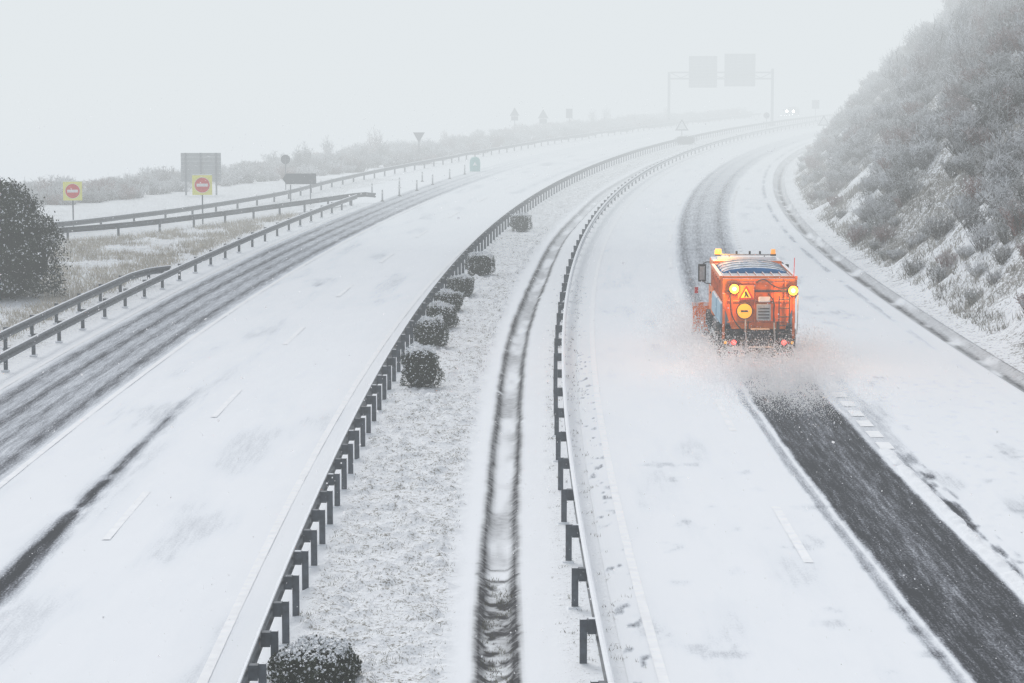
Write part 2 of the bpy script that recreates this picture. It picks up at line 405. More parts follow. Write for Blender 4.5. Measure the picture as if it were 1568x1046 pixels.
# ---------- vegetation ----------
def veg_mat(name,frostcol=(.78,.80,.825,1),cols=((.085,.07,.064),(.085,.078,.052),(.20,.085,.065))):
    m,nt,b=newmat(name);N=nt.nodes;L=nt.links
    oi=N.new('ShaderNodeObjectInfo');cr=N.new('ShaderNodeValToRGB');e=cr.color_ramp.elements
    e[0].position=.3;e[0].color=(*cols[0],1);e[1].position=.62;e[1].color=(*cols[1],1);q=e.new(.80);q.color=(*cols[0],1);q=e.new(.90);q.color=(*cols[2],1)
    L.new(oi.outputs['Random'],cr.inputs[0])
    at=N.new('ShaderNodeAttribute');at.attribute_name='frost'
    ms=N.new('ShaderNodeMath');ms.operation='MULTIPLY_ADD';L.new(oi.outputs['Random'],ms.inputs[0]);ms.inputs[1].default_value=-.52;L.new(at.outputs['Fac'],ms.inputs[2]);ms.use_clamp=True
    mx=N.new('ShaderNodeMix');mx.data_type='RGBA';L.new(ms.outputs[0],mx.inputs[0]);L.new(cr.outputs[0],mx.inputs[6]);mx.inputs[7].default_value=frostcol
    L.new(mx.outputs[2],b.inputs['Base Color']);to_diffuse(m)
    return m
M_TWIG=veg_mat('frosted_twigs')
def ribbons(A,B,wa,wb):
    d=B-A;r=rng.normal(size=A.shape);n=np.cross(d,r);n/=np.linalg.norm(n,axis=1)[:,None]+1e-9
    v=np.stack([A-n*wa,A+n*wa,B+n*wb,B-n*wb],1).reshape(-1,3)
    return v
def twig_mesh(name,seed,h,w,n,twl=.35,tw=.014,frost=.55):
    g=np.random.default_rng(seed)
    az=g.random(n)*2*math.pi;sp=g.random(n)**.6
    L_=h*(.6+.45*g.random(n))*(1-.3*sp)
    base=np.stack([np.cos(az)*sp*w*.18,np.sin(az)*sp*w*.18,np.full(n,-.15)],1)
    top=np.stack([np.cos(az)*sp*w*.5,np.sin(az)*sp*w*.5,L_],1)
    mid=(base+top)/2+g.normal(size=(n,3))*.06*h;mid[:,2]+=.08*h
    VV=[ribbons(base,mid,.02,.014),ribbons(mid,top,.014,.006)]
    FR=[np.full(n,.1),np.full(n,.35)]
    m=n*10
    k=g.integers(0,n,m);u=g.random(m)**.7
    st=np.where((u<.5)[:,None],base[k]+(mid-base)[k]*(u*2)[:,None],mid[k]+(top-mid)[k]*(u*2-1)[:,None])
    di=g.normal(size=(m,3));di[:,2]=np.abs(di[:,2])+.5;di/=np.linalg.norm(di,axis=1)[:,None]
    en=st+di*(twl*(.4+.8*g.random(m)))[:,None]
    VV.append(ribbons(st,en,tw,tw*.6));FR.append(np.clip(frost*(.25+1.25*u)+g.normal(size=m)*.3,0,1))
    m2=n*7
    k2=g.integers(0,m,m2);st2=st[k2]+(en-st)[k2]*g.random(m2)[:,None];d2=g.normal(size=(m2,3));d2[:,2]+=.6;d2/=np.linalg.norm(d2,axis=1)[:,None]
    en2=st2+d2*(twl*.45);VV.append(ribbons(st2,en2,tw,tw*.6));FR.append(np.clip(frost*(.45+1.15*u[k2])+g.normal(size=m2)*.3,0,1))
    v=np.concatenate(VV);f=np.arange(len(v)).reshape(-1,4);fr=np.repeat(np.concatenate(FR),4)
    me=bpy.data.meshes.new(name);me.from_pydata(v.tolist(),[],f.tolist());me.materials.append(M_TWIG)
    at=me.attributes.new('frost','FLOAT','POINT');at.data.foreach_set('value',fr.astype(np.float32));return me
SHR=[twig_mesh('shrub_mesh',i,1.45+.15*(i%3),2.1,38,.42,.021,.70) for i in range(6)]
TALL=[twig_mesh('sapling_mesh',20+i,4.2,2.2,30,.7,.024,.75) for i in range(3)]
def scatter(name,items):
    e=empty(name)
    for me,loc,sc,rz in items:
        o=bpy.data.objects.new('shrub',me);COL.objects.link(o);o.parent=e;o.location=loc;o.scale=(sc[0],sc[0],sc[1]);o.rotation_euler=(random.uniform(-.12,.12),random.uniform(-.12,.12),rz)
    return e
it=[]
for _ in range(4200):
    s=65+240*random.random()**1.1;d=random.uniform(.9,21)
    den=float(sm(fbm(s*.10+9,d*.16+3),.37,.54))*.85+.15
    if d<5:den*=float(sm(d,.8,5.))*.8+.2
    if s>200 and d>13:den*=.35
    if s<100 and d>15:continue
    if random.random()>den:continue
    x,y=P(s,float(foot(s))+d);z=float(hill_h(np.float64(s),np.float64(d)))
    k=random.uniform(.5,1.15)*(.42+.58*min(1,d/6))
    it.append((random.choice(SHR),(x,y,z),(k*1.1,k*random.uniform(.75,1.15)),random.random()*6.3))
for _ in range(110):
    s=random.uniform(110,260);d=random.uniform(8,21)
    x,y=P(s,float(foot(s))+d);z=float(hill_h(np.float64(s),np.float64(d)))
    k=random.uniform(.5,.95);it.append((random.choice(TALL),(x,y,z),(k,k),random.random()*6.3))
scatter('hillside_shrubs',it)
it=[]
og=np.gradient(outer,axis=0);og/=np.linalg.norm(og,axis=1)[:,None]
for _ in range(1150):
    i=random.randrange(len(outer));p=outer[i]
    fl=float(sm(-p[0],6,20))
    q=random.random()**1.3*12+2.2+11*fl
    nx,ny=-og[i][1],og[i][0]
    x=p[0]+nx*q;y=p[1]+ny*q
    if y<125: continue
    k=random.uniform(.45,1.0)*(.65+.6*fbm(x*.08,y*.08,2))*(1-.2*fl)
    it.append((random.choice(SHR),(x,y,-.15),(k*1.25,k*(.8+.5*float(vn(x*.15,y*.15)))),random.random()*6.3))
    if random.random()<.022 and x>-17:
        k=random.uniform(.4,.8);it.append((random.choice(TALL),(x+nx*3,y+ny*3,-.1),(k,k),random.random()*6.3))
scatter('roadside_shrubs',it)

# grass
def blades(name,pts,hmin,hmax,w,npb,spread,mat):
    pts=np.repeat(np.asarray(pts),npb,0);n=len(pts)
    az=rng.random(n)*6.283;h=hmin+(hmax-hmin)*rng.random(n)
    b=pts+np.stack([rng.normal(size=n)*spread,rng.normal(size=n)*spread,np.zeros(n)],1)
    lean=rng.normal(size=(n,2))*.45*h[:,None]
    wx=np.stack([np.cos(az)*w,np.sin(az)*w,np.zeros(n)],1)
    tip=b+np.stack([lean[:,0],lean[:,1],h],1)
    v=np.stack([b-wx,b+wx,tip],1).reshape(-1,3);f=np.arange(len(v)).reshape(-1,3)
    return mesh_obj(name,v,f,mat)
M_GR=mk('dry_grass_green',(.13,.125,.085),.8,0,.5,2)
M_GR2=mk('dry_grass_straw',(.46,.42,.35),.8,0,.35,1)
M_GR3=mk('frosted_grass',(.28,.26,.23),.8,0,.6,1.3)
for m_ in (M_GR,M_GR2,M_GR3):to_diffuse(m_)
n=5600;s=30+rng.random(n)**1.3*110;t=-4.95+rng.random(n)*2.6
keep=fbm(s*1.1+3,t*2)>.53;s=s[keep];t=t[keep];x,y=P(s,t)
pts=np.stack([x,y,.005+lumps(s,t)],1)
n=900;s=30+rng.random(n)*80;t=np.where(rng.random(n)<.5,-.12+rng.normal(size=n)*.18,.5+rng.normal(size=n)*.2);k=fbm(s*2,t*3)>.5;s=s[k];t=t[k];x,y=P(s,t);p2=np.stack([x,y,0*x],1)
n=700;s=28+rng.random(n)*17.3;t=-1.47+(rng.random(n)-.5)*.75;k=fbm(s*1.5,t*3)>.48;s=s[k];t=t[k];x,y=P(s,t);p3=np.stack([x,y,0*x-.1],1)
blades('grass',np.concatenate([pts,p2,p3]),.03,.09,.006,4,.035,M_GR)
n=22000;s=80+rng.random(n)*85;t=-19.4-rng.random(n)*16
x,y=P(s,t)
na=np.array(NEAR);lim=np.interp(x,na[:,0],na[:,1])
k=(y<lim-1.5)&(fbm(x*.35,y*.2)>.40);x=x[k];y=y[k]
blades('grass',np.stack([x,y,0*x],1),.12,.42,.013,5,.14,M_GR2)
n=24000;s=66+rng.random(n)**1.2*150;d_=.7+rng.random(n)**1.2*18
k=(fbm(s*.25+2,d_*.45+8)>.45);s=s[k];d_=d_[k];x,y=P(s,foot(s)+d_)
blades('grass',np.stack([x,y,hill_h(s,d_)-.03],1),.15,.42,.016,5,.13,M_GR3)

# leafy clipped bushes
M_LEAF=mk('evergreen_leaf',(.045,.054,.036),.6,0,.5,5);to_diffuse(M_LEAF)
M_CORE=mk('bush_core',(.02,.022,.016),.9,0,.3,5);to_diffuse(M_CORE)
def leafcloud(pos,nrm,size,mesh_name,parent,topz,snowp):
    n=len(pos);r=rng.normal(size=(n,3))*.7+nrm;r/=np.linalg.norm(r,axis=1)[:,None]
    u=np.cross(r,rng.normal(size=(n,3)));u/=np.linalg.norm(u,axis=1)[:,None];w=np.cross(r,u)
    sz=(size*(.6+.8*rng.random(n)))[:,None]
    v=np.stack([pos-u*sz,pos+w*sz*.6,pos+u*sz,pos-w*sz*.6],1).reshape(-1,3)
    f=np.arange(len(v)).reshape(-1,4)
    fm=(rng.random(n)<snowp).astype(int)
    return mesh_obj(mesh_name,v,f,parent=parent,mats=[M_LEAF,M_SNOW],fm=fm)
def superell(n,a,b,c,p=4):
    d=rng.normal(size=(n,3));d/=np.linalg.norm(d,axis=1)[:,None]
    k=(np.abs(d[:,0])**p+np.abs(d[:,1])**p+np.abs(d[:,2])**p)**(-1/p)
    q=d*k[:,None];nr=np.sign(q)*np.abs(q)**(p-1);nr/=np.linalg.norm(nr,axis=1)[:,None]
    return q*np.array([a,b,c]),nr
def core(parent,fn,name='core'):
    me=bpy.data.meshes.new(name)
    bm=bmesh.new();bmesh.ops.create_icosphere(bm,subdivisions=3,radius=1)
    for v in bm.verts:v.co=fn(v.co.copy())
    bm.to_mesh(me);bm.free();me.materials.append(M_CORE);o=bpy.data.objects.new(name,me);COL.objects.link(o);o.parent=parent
def bush(X,Y,w,dp,h,z0=0.0,n=4200,snow=.8):
    e=empty('clipped_bush',(X,Y,z0),random.uniform(-.25,.25))
    q,nr=superell(n,w/2,dp/2,h/2,random.uniform(2.6,3.8))
    sd=random.uniform(0,50)
    lump=1+.2*(vn(q[:,0]*4+sd,q[:,2]*4+sd)-.5)*2+.1*(vn(q[:,1]*5+sd,q[:,0]*4+9)-.5)*2
    q=q*(lump*(.86+.17*rng.random(n)))[:,None];q[:,2]+=h/2
    sp=np.clip((nr[:,2]-.3)*1.8,0,1)*snow+.08+.16*(q[:,2]/h)
    leafcloud(q,nr,.028,'leaves',e,h,sp)
    def fn(d):
        k=(abs(d.x)**4+abs(d.y)**4+abs(d.z)**4)**(-.25);return Vector((d.x*k*w*.38,d.y*k*dp*.38,d.z*k*h*.38+h*.5))
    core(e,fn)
    for a in range(4):
        tube('stem_%d'%(a+1),[(.05*math.cos(a*1.6),.05*math.sin(a*1.6),-.1),(w*.2*math.cos(a*1.6),w*.2*math.sin(a*1.6),h*.5)],.015,M_CORE,e)
    return e
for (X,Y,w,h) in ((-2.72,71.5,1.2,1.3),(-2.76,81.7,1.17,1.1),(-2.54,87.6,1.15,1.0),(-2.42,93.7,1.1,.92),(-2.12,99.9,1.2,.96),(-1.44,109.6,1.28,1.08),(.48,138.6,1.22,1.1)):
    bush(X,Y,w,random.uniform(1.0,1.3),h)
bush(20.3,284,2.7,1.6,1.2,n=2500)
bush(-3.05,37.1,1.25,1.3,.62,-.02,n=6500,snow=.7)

# evergreen tree on left
def evergreen(X,Y,r,h):
    e=empty('evergreen_tree',(X,Y,0))
    cyl('trunk',(0,0,h*.3),.12,h*.6,'z',M_CORE,e,12,.05)
    P_=[];NR=[]
    def rad(z):return r*(max(0.,1-(z/h)**1.9))**.7
    for i in range(560):
        u=random.random()**.8;z=.15+u*(h-.4)
        az=random.random()*6.283;k=random.random()**.3
        rr=rad(z)*(.74+.45*float(vn(az*1.9+3,z*1.6)))*(.88+.2*random.random())
        c=np.array([math.cos(az)*rr*k,math.sin(az)*rr*k,z])
        m=75;g_=rng.normal(size=(m,3))*np.array([.18,.18,.14]);P_.append(c+g_)
        o_=np.array([math.cos(az),math.sin(az),.5]);NR.append(g_/.2*.5+o_)
    P_=np.concatenate(P_);NR=np.concatenate(NR);NR/=np.linalg.norm(NR,axis=1)[:,None]
    leafcloud(P_,NR,.055,'foliage',e,h,np.clip(.03+.22*NR[:,2],0,1))
    core(e,lambda d:Vector((d.x*r*.66,d.y*r*.66,h*.38+d.z*h*.38)))
    for i in range(14):
        z=.4+i*.25;az=i*2.4;rr=rad(z)
        tube('limb_%d'%(i+1),[(0,0,z),(math.cos(az)*rr*.5,math.sin(az)*rr*.5,z+.1),(math.cos(az)*rr*.9,math.sin(az)*rr*.9,z+.35)],.025,M_CORE,e)
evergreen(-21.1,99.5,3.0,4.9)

# ---------- signs ----------
M_YEL=mk('sign_yellow',(.86,.84,.22),.5,0,.06);M_RED=mk('sign_red',(.66,.03,.03),.5,0,.08);M_WH=mk('sign_white',(.8,.8,.8),.5,0,.05);M_DG=mk('sign_dark',(.07,.08,.09),.5,0,.1)
def noentry(X,Y,h,sz):
    e=empty('no_entry_sign',(X,Y,0),.08)
    box('post',-.04,.04,.02,.08,0,h+sz*.3,M_STEEL,e,.005)
    box('board',-sz/2,sz/2,-.02,.0,h-sz/2,h+sz/2,M_YEL,e,.008)
    cyl('rim',(0,-.026,h),sz*.40,.008,'y',M_WH,e,40)
    cyl('disc',(0,-.034,h),sz*.375,.008,'y',M_RED,e,40)
    box('bar',-sz*.28,sz*.28,-.044,-.039,h-sz*.075,h+sz*.075,M_WH,e,0)
    box('snow_top',-sz/2,sz/2,-.025,.015,h+sz/2+.001,h+sz/2+.04,M_SNOW,e,.01)
noentry(-25.7,141.5,2.2,1.1);noentry(-18.5,144.5,2.4,1.18)
e=empty('road_sign_panel',(-22.6,176,0),.05)
for k in range(7):
    box('slat_%d'%(k+1),-1.45,1.45,-.03,.0,1.05+k*.3,1.34+k*.3,M_GREY,e,.004)
for k,x in enumerate((-1.1,-.0,1.1)):box('post_%d'%(k+1),x-.06,x+.06,-.12,-.035,-.1,3.15,M_STEEL,e,.005)
e=empty('round_sign',(-17.2,184,0));cyl('plate',(0,0,2.35),.36,.02,'y',M_DG,e,32);box('post',-.035,.035,-.08,-.015,-.1,2.6,M_STEEL,e,.004);box('bracket',-.25,.25,-.03,-.012,2.3,2.36,M_STEEL,e,0)
e=empty('direction_sign',(-14.5,165,0),.05)
prism('arrow_board',[(-1.15,1.78),(-.9,1.42),(1.15,1.42),(1.15,2.15),(-.9,2.15)],-.02,.02,'y',M_DG,e,.004)
for k,x in enumerate((-.6,.75)):box('post_%d'%(k+1),x-.04,x+.04,.03,.1,-.1,2.1,M_STEEL,e,.004)
def tri_sign(name,X,Y,h,w,inv=False,extra=False,rot=0):
    e=empty(name,(X,Y,0),rot);s_=-1 if inv else 1
    prism('plate',[(-w/2,h-s_*w*.43),(w/2,h-s_*w*.43),(0,h+s_*w*.43)],-.012,.012,'y',M_DG,e,.01)
    prism('face',[(-w*.34,h-s_*w*.33),(w*.34,h-s_*w*.33),(0,h+s_*w*.26)],-.022,-.014,'y',M_DG if inv or extra else M_WH,e,0)
    box('post',-.05,.05,.02,.09,-.1,h+.2,M_STEEL2,e,.004)
    if extra:box('sub_plate',-w*.35,w*.35,-.012,.012,h-w*.9,h-w*.47,M_DG,e,.005)
    return e
tri_sign('yield_sign',-9.06,236,2.4,1.15,True)
tri_sign('warning_sign',.35,320,3.2,1.3,False,True)
tri_sign('warning_sign',4.3,335,2.6,1.5,False,True)
e=empty('road_sign',(7.9,335,0));box('plate',-.45,.45,-.02,.02,2.0,3.3,M_DG,e,.01);box('post',-.05,.05,.03,.1,0,3.1,M_STEEL2,e,.004)
tri_sign('warning_sign',21.0,300,2.0,1.7)
e=empty('round_sign',(float(P(350,-2.8)[0]),float(P(350,-2.8)[1]),0));cyl('plate',(0,0,2.1),.45,.02,'y',M_DG,e,32);box('post',-.05,.05,.02,.09,0,2.3,M_STEEL2,e,.004)
tri_sign('warning_sign',float(P(318,9.0)[0]),float(P(318,9.0)[1]),2.2,1.6)
e=empty('road_sign',(49,392,0));box('plate',-.6,.6,-.02,.02,2.2,3.6,M_DG,e,.01);box('post',-.05,.05,.03,.1,0,3.5,M_STEEL2,e,.004)

# bollards
M_BOL=mk('bollard_grey_plastic',(.36,.38,.39),.5,0,.1)
for (x,y) in ((-9.06,169),(-8.2,176),(-7.2,183),(-6.3,192),(-5.2,202),(-4.1,210),(-10.3,178),(-8.7,187),(-7.3,197)):
    e=empty('bollard',(x,y,.02));cyl('base',(0,0,.03),.13,.05,'z',M_DARK,e,16);cyl('tube',(0,0,.42),.065,.75,'z',M_BOL,e,16,.055);cyl('band',(0,0,.62),.068,.12,'z',M_WH,e,16);cyl('snow_cap',(0,0,.815),.055,.04,'z',M_SNOW,e,16,.03)
e=empty('gore_marker',(-3.3,216,.02))
M_TEAL=mk('marker_green',(.07,.36,.33),.5,0,.1)
v=[];f=[];nn=14
prof=[(.46,0),(.48,.7),(.44,1.0),(.32,1.2),(.12,1.28)]
for r_,z in prof:
    for i in range(nn+1):
        a_=math.pi+math.pi*i/nn;v.append((r_*math.cos(a_),r_*math.sin(a_),z))
for j in range(len(prof)-1):
    for i in range(nn):
        q=j*(nn+1)+i;f.append((q,q+1,q+nn+2,q+nn+1))
mesh_obj('shell',v,f,M_TEAL,True,e);box('back_plate',-.44,.44,.0,.03,0,1.05,M_TEAL,e)
prism('white_arrow',[(-.2,.5),(-.05,.75),(.0,.9),(.05,.75),(.2,.5),(.06,.55),(-.06,.55)],-.5,-.485,'y',M_WH,e,0)

# gantry
M_GAN=mk('gantry_steel',(.25,.27,.28),.6,.2,.15)
e=empty('sign_gantry',(23.9,370,0),-.03)
W=15.7
for k,x in enumerate((0,W)):
    box('column_%d'%(k+1),x-.2,x+.2,-.2,.2,-.2,8.2+k*.5,M_GAN,e,.02);box('column_base_%d'%(k+1),x-.5,x+.5,-.5,.5,-.2,.4,M_GREY,e,.02)
box('beam_top',0.2,W-.2,-.12,.12,8.0,8.25,M_GAN,e,.02);box('beam_bottom',0.2,W-.2,-.12,.12,7.05,7.3,M_GAN,e,.02)
for k in range(10):
    x0=.3+k*(W-.6)/10;x1=x0+(W-.6)/10
    a0,a1=(7.3,8.0) if k%2 else (8.0,7.3)
    tube('brace_%d'%(k+1),[(x0,0,a0),((x0+x1)/2,0,(a0+a1)/2),(x1,0,a1)],.06,M_GAN,e)
for k,(x0,x1,z0,z1) in enumerate(((3.0,7.3,5.8,10.6),(8.4,13.1,6.0,10.95))):
    nsl=10
    for j in range(nsl):
        dz=(z1-z0)/nsl;box('sign_%d_slat_%d'%(k+1,j+1),x0,x1,.2,.24,z0+j*dz+.012,z0+(j+1)*dz,M_GREY,e,0)
    for j in range(4):
        x=x0+.4+j*(x1-x0-.8)/3;box('sign_%d_bracket_%d'%(k+1,j+1),x-.06,x+.06,.125,.195,z0,z1,M_GAN,e,0)

# ---------- distant car ----------
M_CAR=mk('car_paint_dark',(.08,.085,.09),.35,.3,.05);M_GL=mk('glass_dark',(.02,.025,.03),.1,0,.05);M_HL=mk('headlight_lit',(1,.98,.92),.3,0,0,emit=300)
e=empty('car',(51.9,449,.02),-.33)
prism('body',[(-2.1,.3),(-2.15,.65),(-1.9,.85),(-.9,.95),(1.9,1.0),(2.1,.9),(2.1,.3)],-.88,.88,'x',M_CAR,e,.05)
prism('cabin',[(-1.0,.96),(-.3,1.42),(1.3,1.45),(1.85,1.01)],-.76,.76,'x',M_GL,e,.04)
box('roof',-.66,.66,-.25,1.25,1.44,1.49,M_SNOW,e,.02)
for i,(x,y) in enumerate(((-.8,-1.3),(.8,-1.3),(-.8,1.35),(.8,1.35))):cyl('wheel_%d'%(i+1),(x,y,.32),.32,.2,'x',M_DARK,e,20)
for i,x in enumerate((-.62,.62)):cyl('headlight_%d'%(i+1),(x,-2.17,.68),.17,.06,'y',M_HL,e,20)
box('licence_plate',-.26,.26,-2.17,-2.155,.42,.52,M_WH,e,0)

# ---------- truck ----------
ORG=mk('truck_orange_paint',(.90,.205,.018),.45,0,.18,5,snow=.55)
ORG2=mk('truck_orange_dirty',(.60,.15,.035),.6,0,.4,7,.2,snow=.5)
BLUE=mk('blue_tarpaulin',(.01,.20,.52),.6,0,.2,4,snow=.1)
TANK=mk('brine_tank_plastic',(.30,.48,.60),.45,0,.12,3,snow=.4)
RUB=mk('tyre_rubber',(.02,.02,.021),.85,0,.3,10,.3)
GUN=mk('frame_metal_dirty',(.05,.05,.055),.65,.2,.4,8,.2,snow=.2)
LG=mk('light_grey_metal',(.45,.47,.48),.5,.2,.2,6)
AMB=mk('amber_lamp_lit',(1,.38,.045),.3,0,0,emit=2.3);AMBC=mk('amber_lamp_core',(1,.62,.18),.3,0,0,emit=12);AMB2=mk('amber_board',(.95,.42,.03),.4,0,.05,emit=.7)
REDL=mk('red_lamp_lit',(1,.04,.03),.3,0,0,emit=6);REDD=mk('red_reflector',(.5,.01,.01),.3,0,.05)
tx,ty=P(77.2,6.38)
tr=empty('snow_plough_truck',(float(tx),float(ty),.02),-(77.2-50)/R)
for i,x in enumerate((-.42,.34)):box('chassis_rail_%d'%(i+1),x,x+.09,.1,8.0,.72,1.0,GUN,tr)
def wheel(k,x,y,w=.3):
    cyl('tyre_%s'%k,(x,y,.52),.52,w,'x',RUB,tr,36,b=.04)
    sgn=1 if x>0 else -1
    cyl('rim_%s'%k,(x+sgn*(w/2-.02),y,.52),.29,.06,'x',LG,tr,24);cyl('hub_%s'%k,(x+sgn*(w/2+.03),y,.52),.11,.08,'x',GUN,tr,16)
for i,(x,y) in enumerate(((-1.06,1.75),(-.72,1.75),(1.06,1.75),(.72,1.75))):wheel('rear_%d'%(i+1),x,y)
for i,x in enumerate((-1.03,1.03)):wheel('front_%d'%(i+1),x,6.25)
cyl('rear_axle',(0,1.75,.52),.11,2.0,'x',GUN,tr);cyl('front_axle',(0,6.25,.52),.09,2.0,'x',GUN,tr)
def fender(k,xc,yc):
    prof=[]
    for i in range(9):
        a_=math.pi*i/8;prof.append((yc+.66*math.cos(a_),.56+.62*math.sin(a_)))
    for i in range(8,-1,-1):
        a_=math.pi*i/8;prof.append((yc+.62*math.cos(a_),.56+.58*math.sin(a_)))
    prism('mudguard_%s'%k,prof,xc-.36 if xc<0 else xc-.34,xc+.34 if xc<0 else xc+.36,'x',M_DARK,tr,0)
fender('rear_left',-.88,1.75);fender('rear_right',.88,1.75);fender('front_left',-.95,6.25);fender('front_right',.95,6.25)
for i,x in enumerate((-1.2,.62)):box('mud_flap_%d'%(i+1),x,x+.58,1.02,1.04,.2,.85,M_DARK,tr,0)
box('rear_crossmember',-1.18,1.18,.02,.16,.62,.78,GUN,tr);box('underrun_bar',-1.15,1.15,.0,.1,.36,.48,GUN,tr)
box('rear_box_left',-1.2,-.55,.17,.5,.55,1.15,M_DARK,tr);box('rear_box_right',.6,1.2,.17,.5,.55,1.15,M_DARK,tr)
for sx in (-1,1):
    n_='left' if sx<0 else 'right'
    c=sx*.90
    box('light_cluster_'+n_,c-.26,c+.26,-.08,.015,.64,.86,M_DARK,tr)
    cyl('tail_light_'+n_,(c-sx*.10,-.09,.75),.075,.03,'y',REDL,tr,20);cyl('brake_lens_'+n_,(c+sx*.04,-.088,.75),.055,.02,'y',REDD,tr,20)
    cyl('indicator_'+n_,(c+sx*.17,-.088,.75),.05,.02,'y',AMB2,tr,20)
    box('reflector_'+n_,c-.1,c+.1,-.012,-.002,.40,.44,REDD,tr,0)
    box('rear_stay_'+n_,sx*1.12-.04,sx*1.12+.04,.1,.2,.75,2.3,ORG2,tr)
box('licence_plate',-1.02,-.52,-.03,-.015,.50,.61,M_WH,tr,0)
hp=[(-1.2,2.72),(-1.2,2.2),(-.6,1.2),(.6,1.2),(1.2,2.2),(1.2,2.72)]
prism('hopper',hp,.35,4.95,'y',ORG,tr,.02)
prism('hopper_rear_plate',[(-1.16,2.78),(-1.16,2.05),(-.86,1.15),(.86,1.15),(1.16,2.05),(1.16,2.78)],.20,.30,'y',ORG,tr,.015)
for i,(x0,x1,y0,y1) in enumerate(((-1.25,-1.13,.31,5.0),(1.13,1.25,.31,5.0),(-1.125,1.125,4.9,5.0),(-1.125,1.125,.305,.42))):
    box('hopper_rim_%d'%(i+1),x0,x1,y0,y1,2.725,2.86,ORG,tr,.02)
for i in range(6):
    y=.6+i*.8
    for sx in (-1,1):
        prism('hopper_rib_%d_%s'%(i+1,'l' if sx<0 else 'r'),[(sx*1.203,2.7),(sx*1.26,2.7),(sx*1.26,2.18),(sx*.66,1.16),(sx*.60,1.2),(sx*1.203,2.2)],y,y+.07,'y',ORG2,tr,0)
box('salt_load_snow',-1.12,1.12,.43,2.0,2.725,2.80,mk('salt_and_snow',(.66,.66,.66),.9,0,.2,6,.5),tr,.03)
for i in range(9):box('grate_bar_%d'%(i+1),-1.12+i*.27,-1.09+i*.27,.43,2.0,2.82,2.85,ORG2,tr,0)
tp=[]
for i in range(9):
    a_=math.pi*i/8;tp.append((1.13*math.cos(a_),2.74+.24*math.sin(a_)))
prism('tarpaulin',tp,2.02,4.88,'y',BLUE,tr,.01)
for i in range(4):
    y=2.15+i*.85
    tube('tarpaulin_hoop_%d'%(i+1),[(1.15*math.cos(math.pi*j/8),y,2.76+.26*math.sin(math.pi*j/8)) for j in range(9)],.018,LG,tr)
for i,z in enumerate((1.35,2.02,2.62)):box('rear_rib_%d'%(i+1),-1.0+.0*i,1.0,.14,.197,z,z+.06,ORG2,tr,.01)
for i,x in enumerate((-.88,-.15,.45,.82)):box('rear_upright_%d'%(i+1),x,x+.05,.09,.138,1.2,2.7,ORG2,tr,.01)
box('lamp_bar',-1.02,1.2,.04,.088,2.36,2.43,GUN,tr,.01)
for n_,x,z in (('left',-.80,2.47),('right',1.08,2.42)):
    box('lamp_housing_'+n_,x-.16,x+.16,-.02,.036,z-.14,z+.14,M_DARK,tr,.02);cyl('warning_lamp_'+n_,(x,-.05,z),.145,.06,'y',AMB,tr,24);cyl('warning_lamp_core_'+n_,(x,-.086,z),.06,.01,'y',AMBC,tr,20)
prism('warning_board',[(-.68,2.12),(-.16,2.12),(-.16,2.58),(-.68,2.58)],.0,.03,'y',ORG,tr,.005)
prism('warning_triangle_border',[(-.66,2.14),(-.18,2.14),(-.42,2.56)],-.012,-.003,'y',REDD,tr,0)
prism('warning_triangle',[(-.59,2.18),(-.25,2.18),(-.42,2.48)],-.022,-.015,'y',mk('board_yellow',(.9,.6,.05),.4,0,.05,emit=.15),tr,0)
prism('worker_pictogram',[(-.49,2.2),(-.45,2.28),(-.47,2.36),(-.43,2.41),(-.39,2.33),(-.33,2.2),(-.38,2.2),(-.42,2.27),(-.45,2.2)],-.03,-.024,'y',M_DARK,tr,0)
cyl('round_board_ring',(-.46,.04,1.75),.27,.05,'y',GUN,tr,36);cyl('round_board',(-.46,.005,1.75),.235,.02,'y',AMB2,tr,36)
box('round_board_text',-.58,-.34,-.012,-.006,1.72,1.78,M_DARK,tr,0)
box('control_cabinet',-.08,.38,-.06,.08,1.45,1.98,LG,tr,.02)
for i in range(4):box('cabinet_louvre_%d'%(i+1),-.03,.33,-.075,-.063,1.52+i*.1,1.56+i*.1,GUN,tr,0)
box('small_tank',-.02,.36,-.03,.08,2.04,2.22,M_WH,tr,.03)
prism('spreader_chute',[(-.28,1.2),(.34,1.2),(.24,.55),(-.16,.55)],-.35,.0,'y',GUN,tr,.02)
cyl('spreader_disc',(.04,-.3,.44),.34,.05,'z',LG,tr,30);cyl('spreader_motor',(.04,-.3,.52),.09,.12,'z',M_DARK,tr,16)
prism('spreader_hood',[(-.34,.66),(.42,.66),(.46,.5),(-.38,.5)],-.66,-.36,'y',GUN,tr,.02)
for i,x in enumerate((-.42,-.34,.5,.6)):
    tube('pipe_%d'%(i+1),[(x,.05,1.5-.1*(i%2)),(x-.03,-.12,1.2),(x+.02,-.16,.8),(x+.08*(1 if x<0 else -1),-.28,.45)],.028,LG if i%2==0 else M_DARK,tr)
for i,x in enumerate((.62,.95)):box('ladder_rail_%d'%(i+1),x,x+.035,-.06,-.02,.9,2.25,GUN,tr,0)
for i in range(5):box('ladder_rung_%d'%(i+1),.655,.95,-.055,-.025,1.0+i*.28,1.03+i*.28,GUN,tr,0)
tube('hose_1',[(-.1,.1,2.65),(.1,-.1,2.85),(.4,-.1,2.6),(.7,.0,2.45),(1.0,.0,2.5)],.02,M_DARK,tr)
tube('hose_2',[(.3,.1,2.3),(.5,-.12,2.1),(.45,-.1,1.7),(.5,.0,1.3)],.02,M_DARK,tr)
tube('hose_3',[(-.9,.1,2.4),(-.95,-.1,1.9),(-.8,-.1,1.4),(-.5,-.05,1.1)],.02,M_DARK,tr)
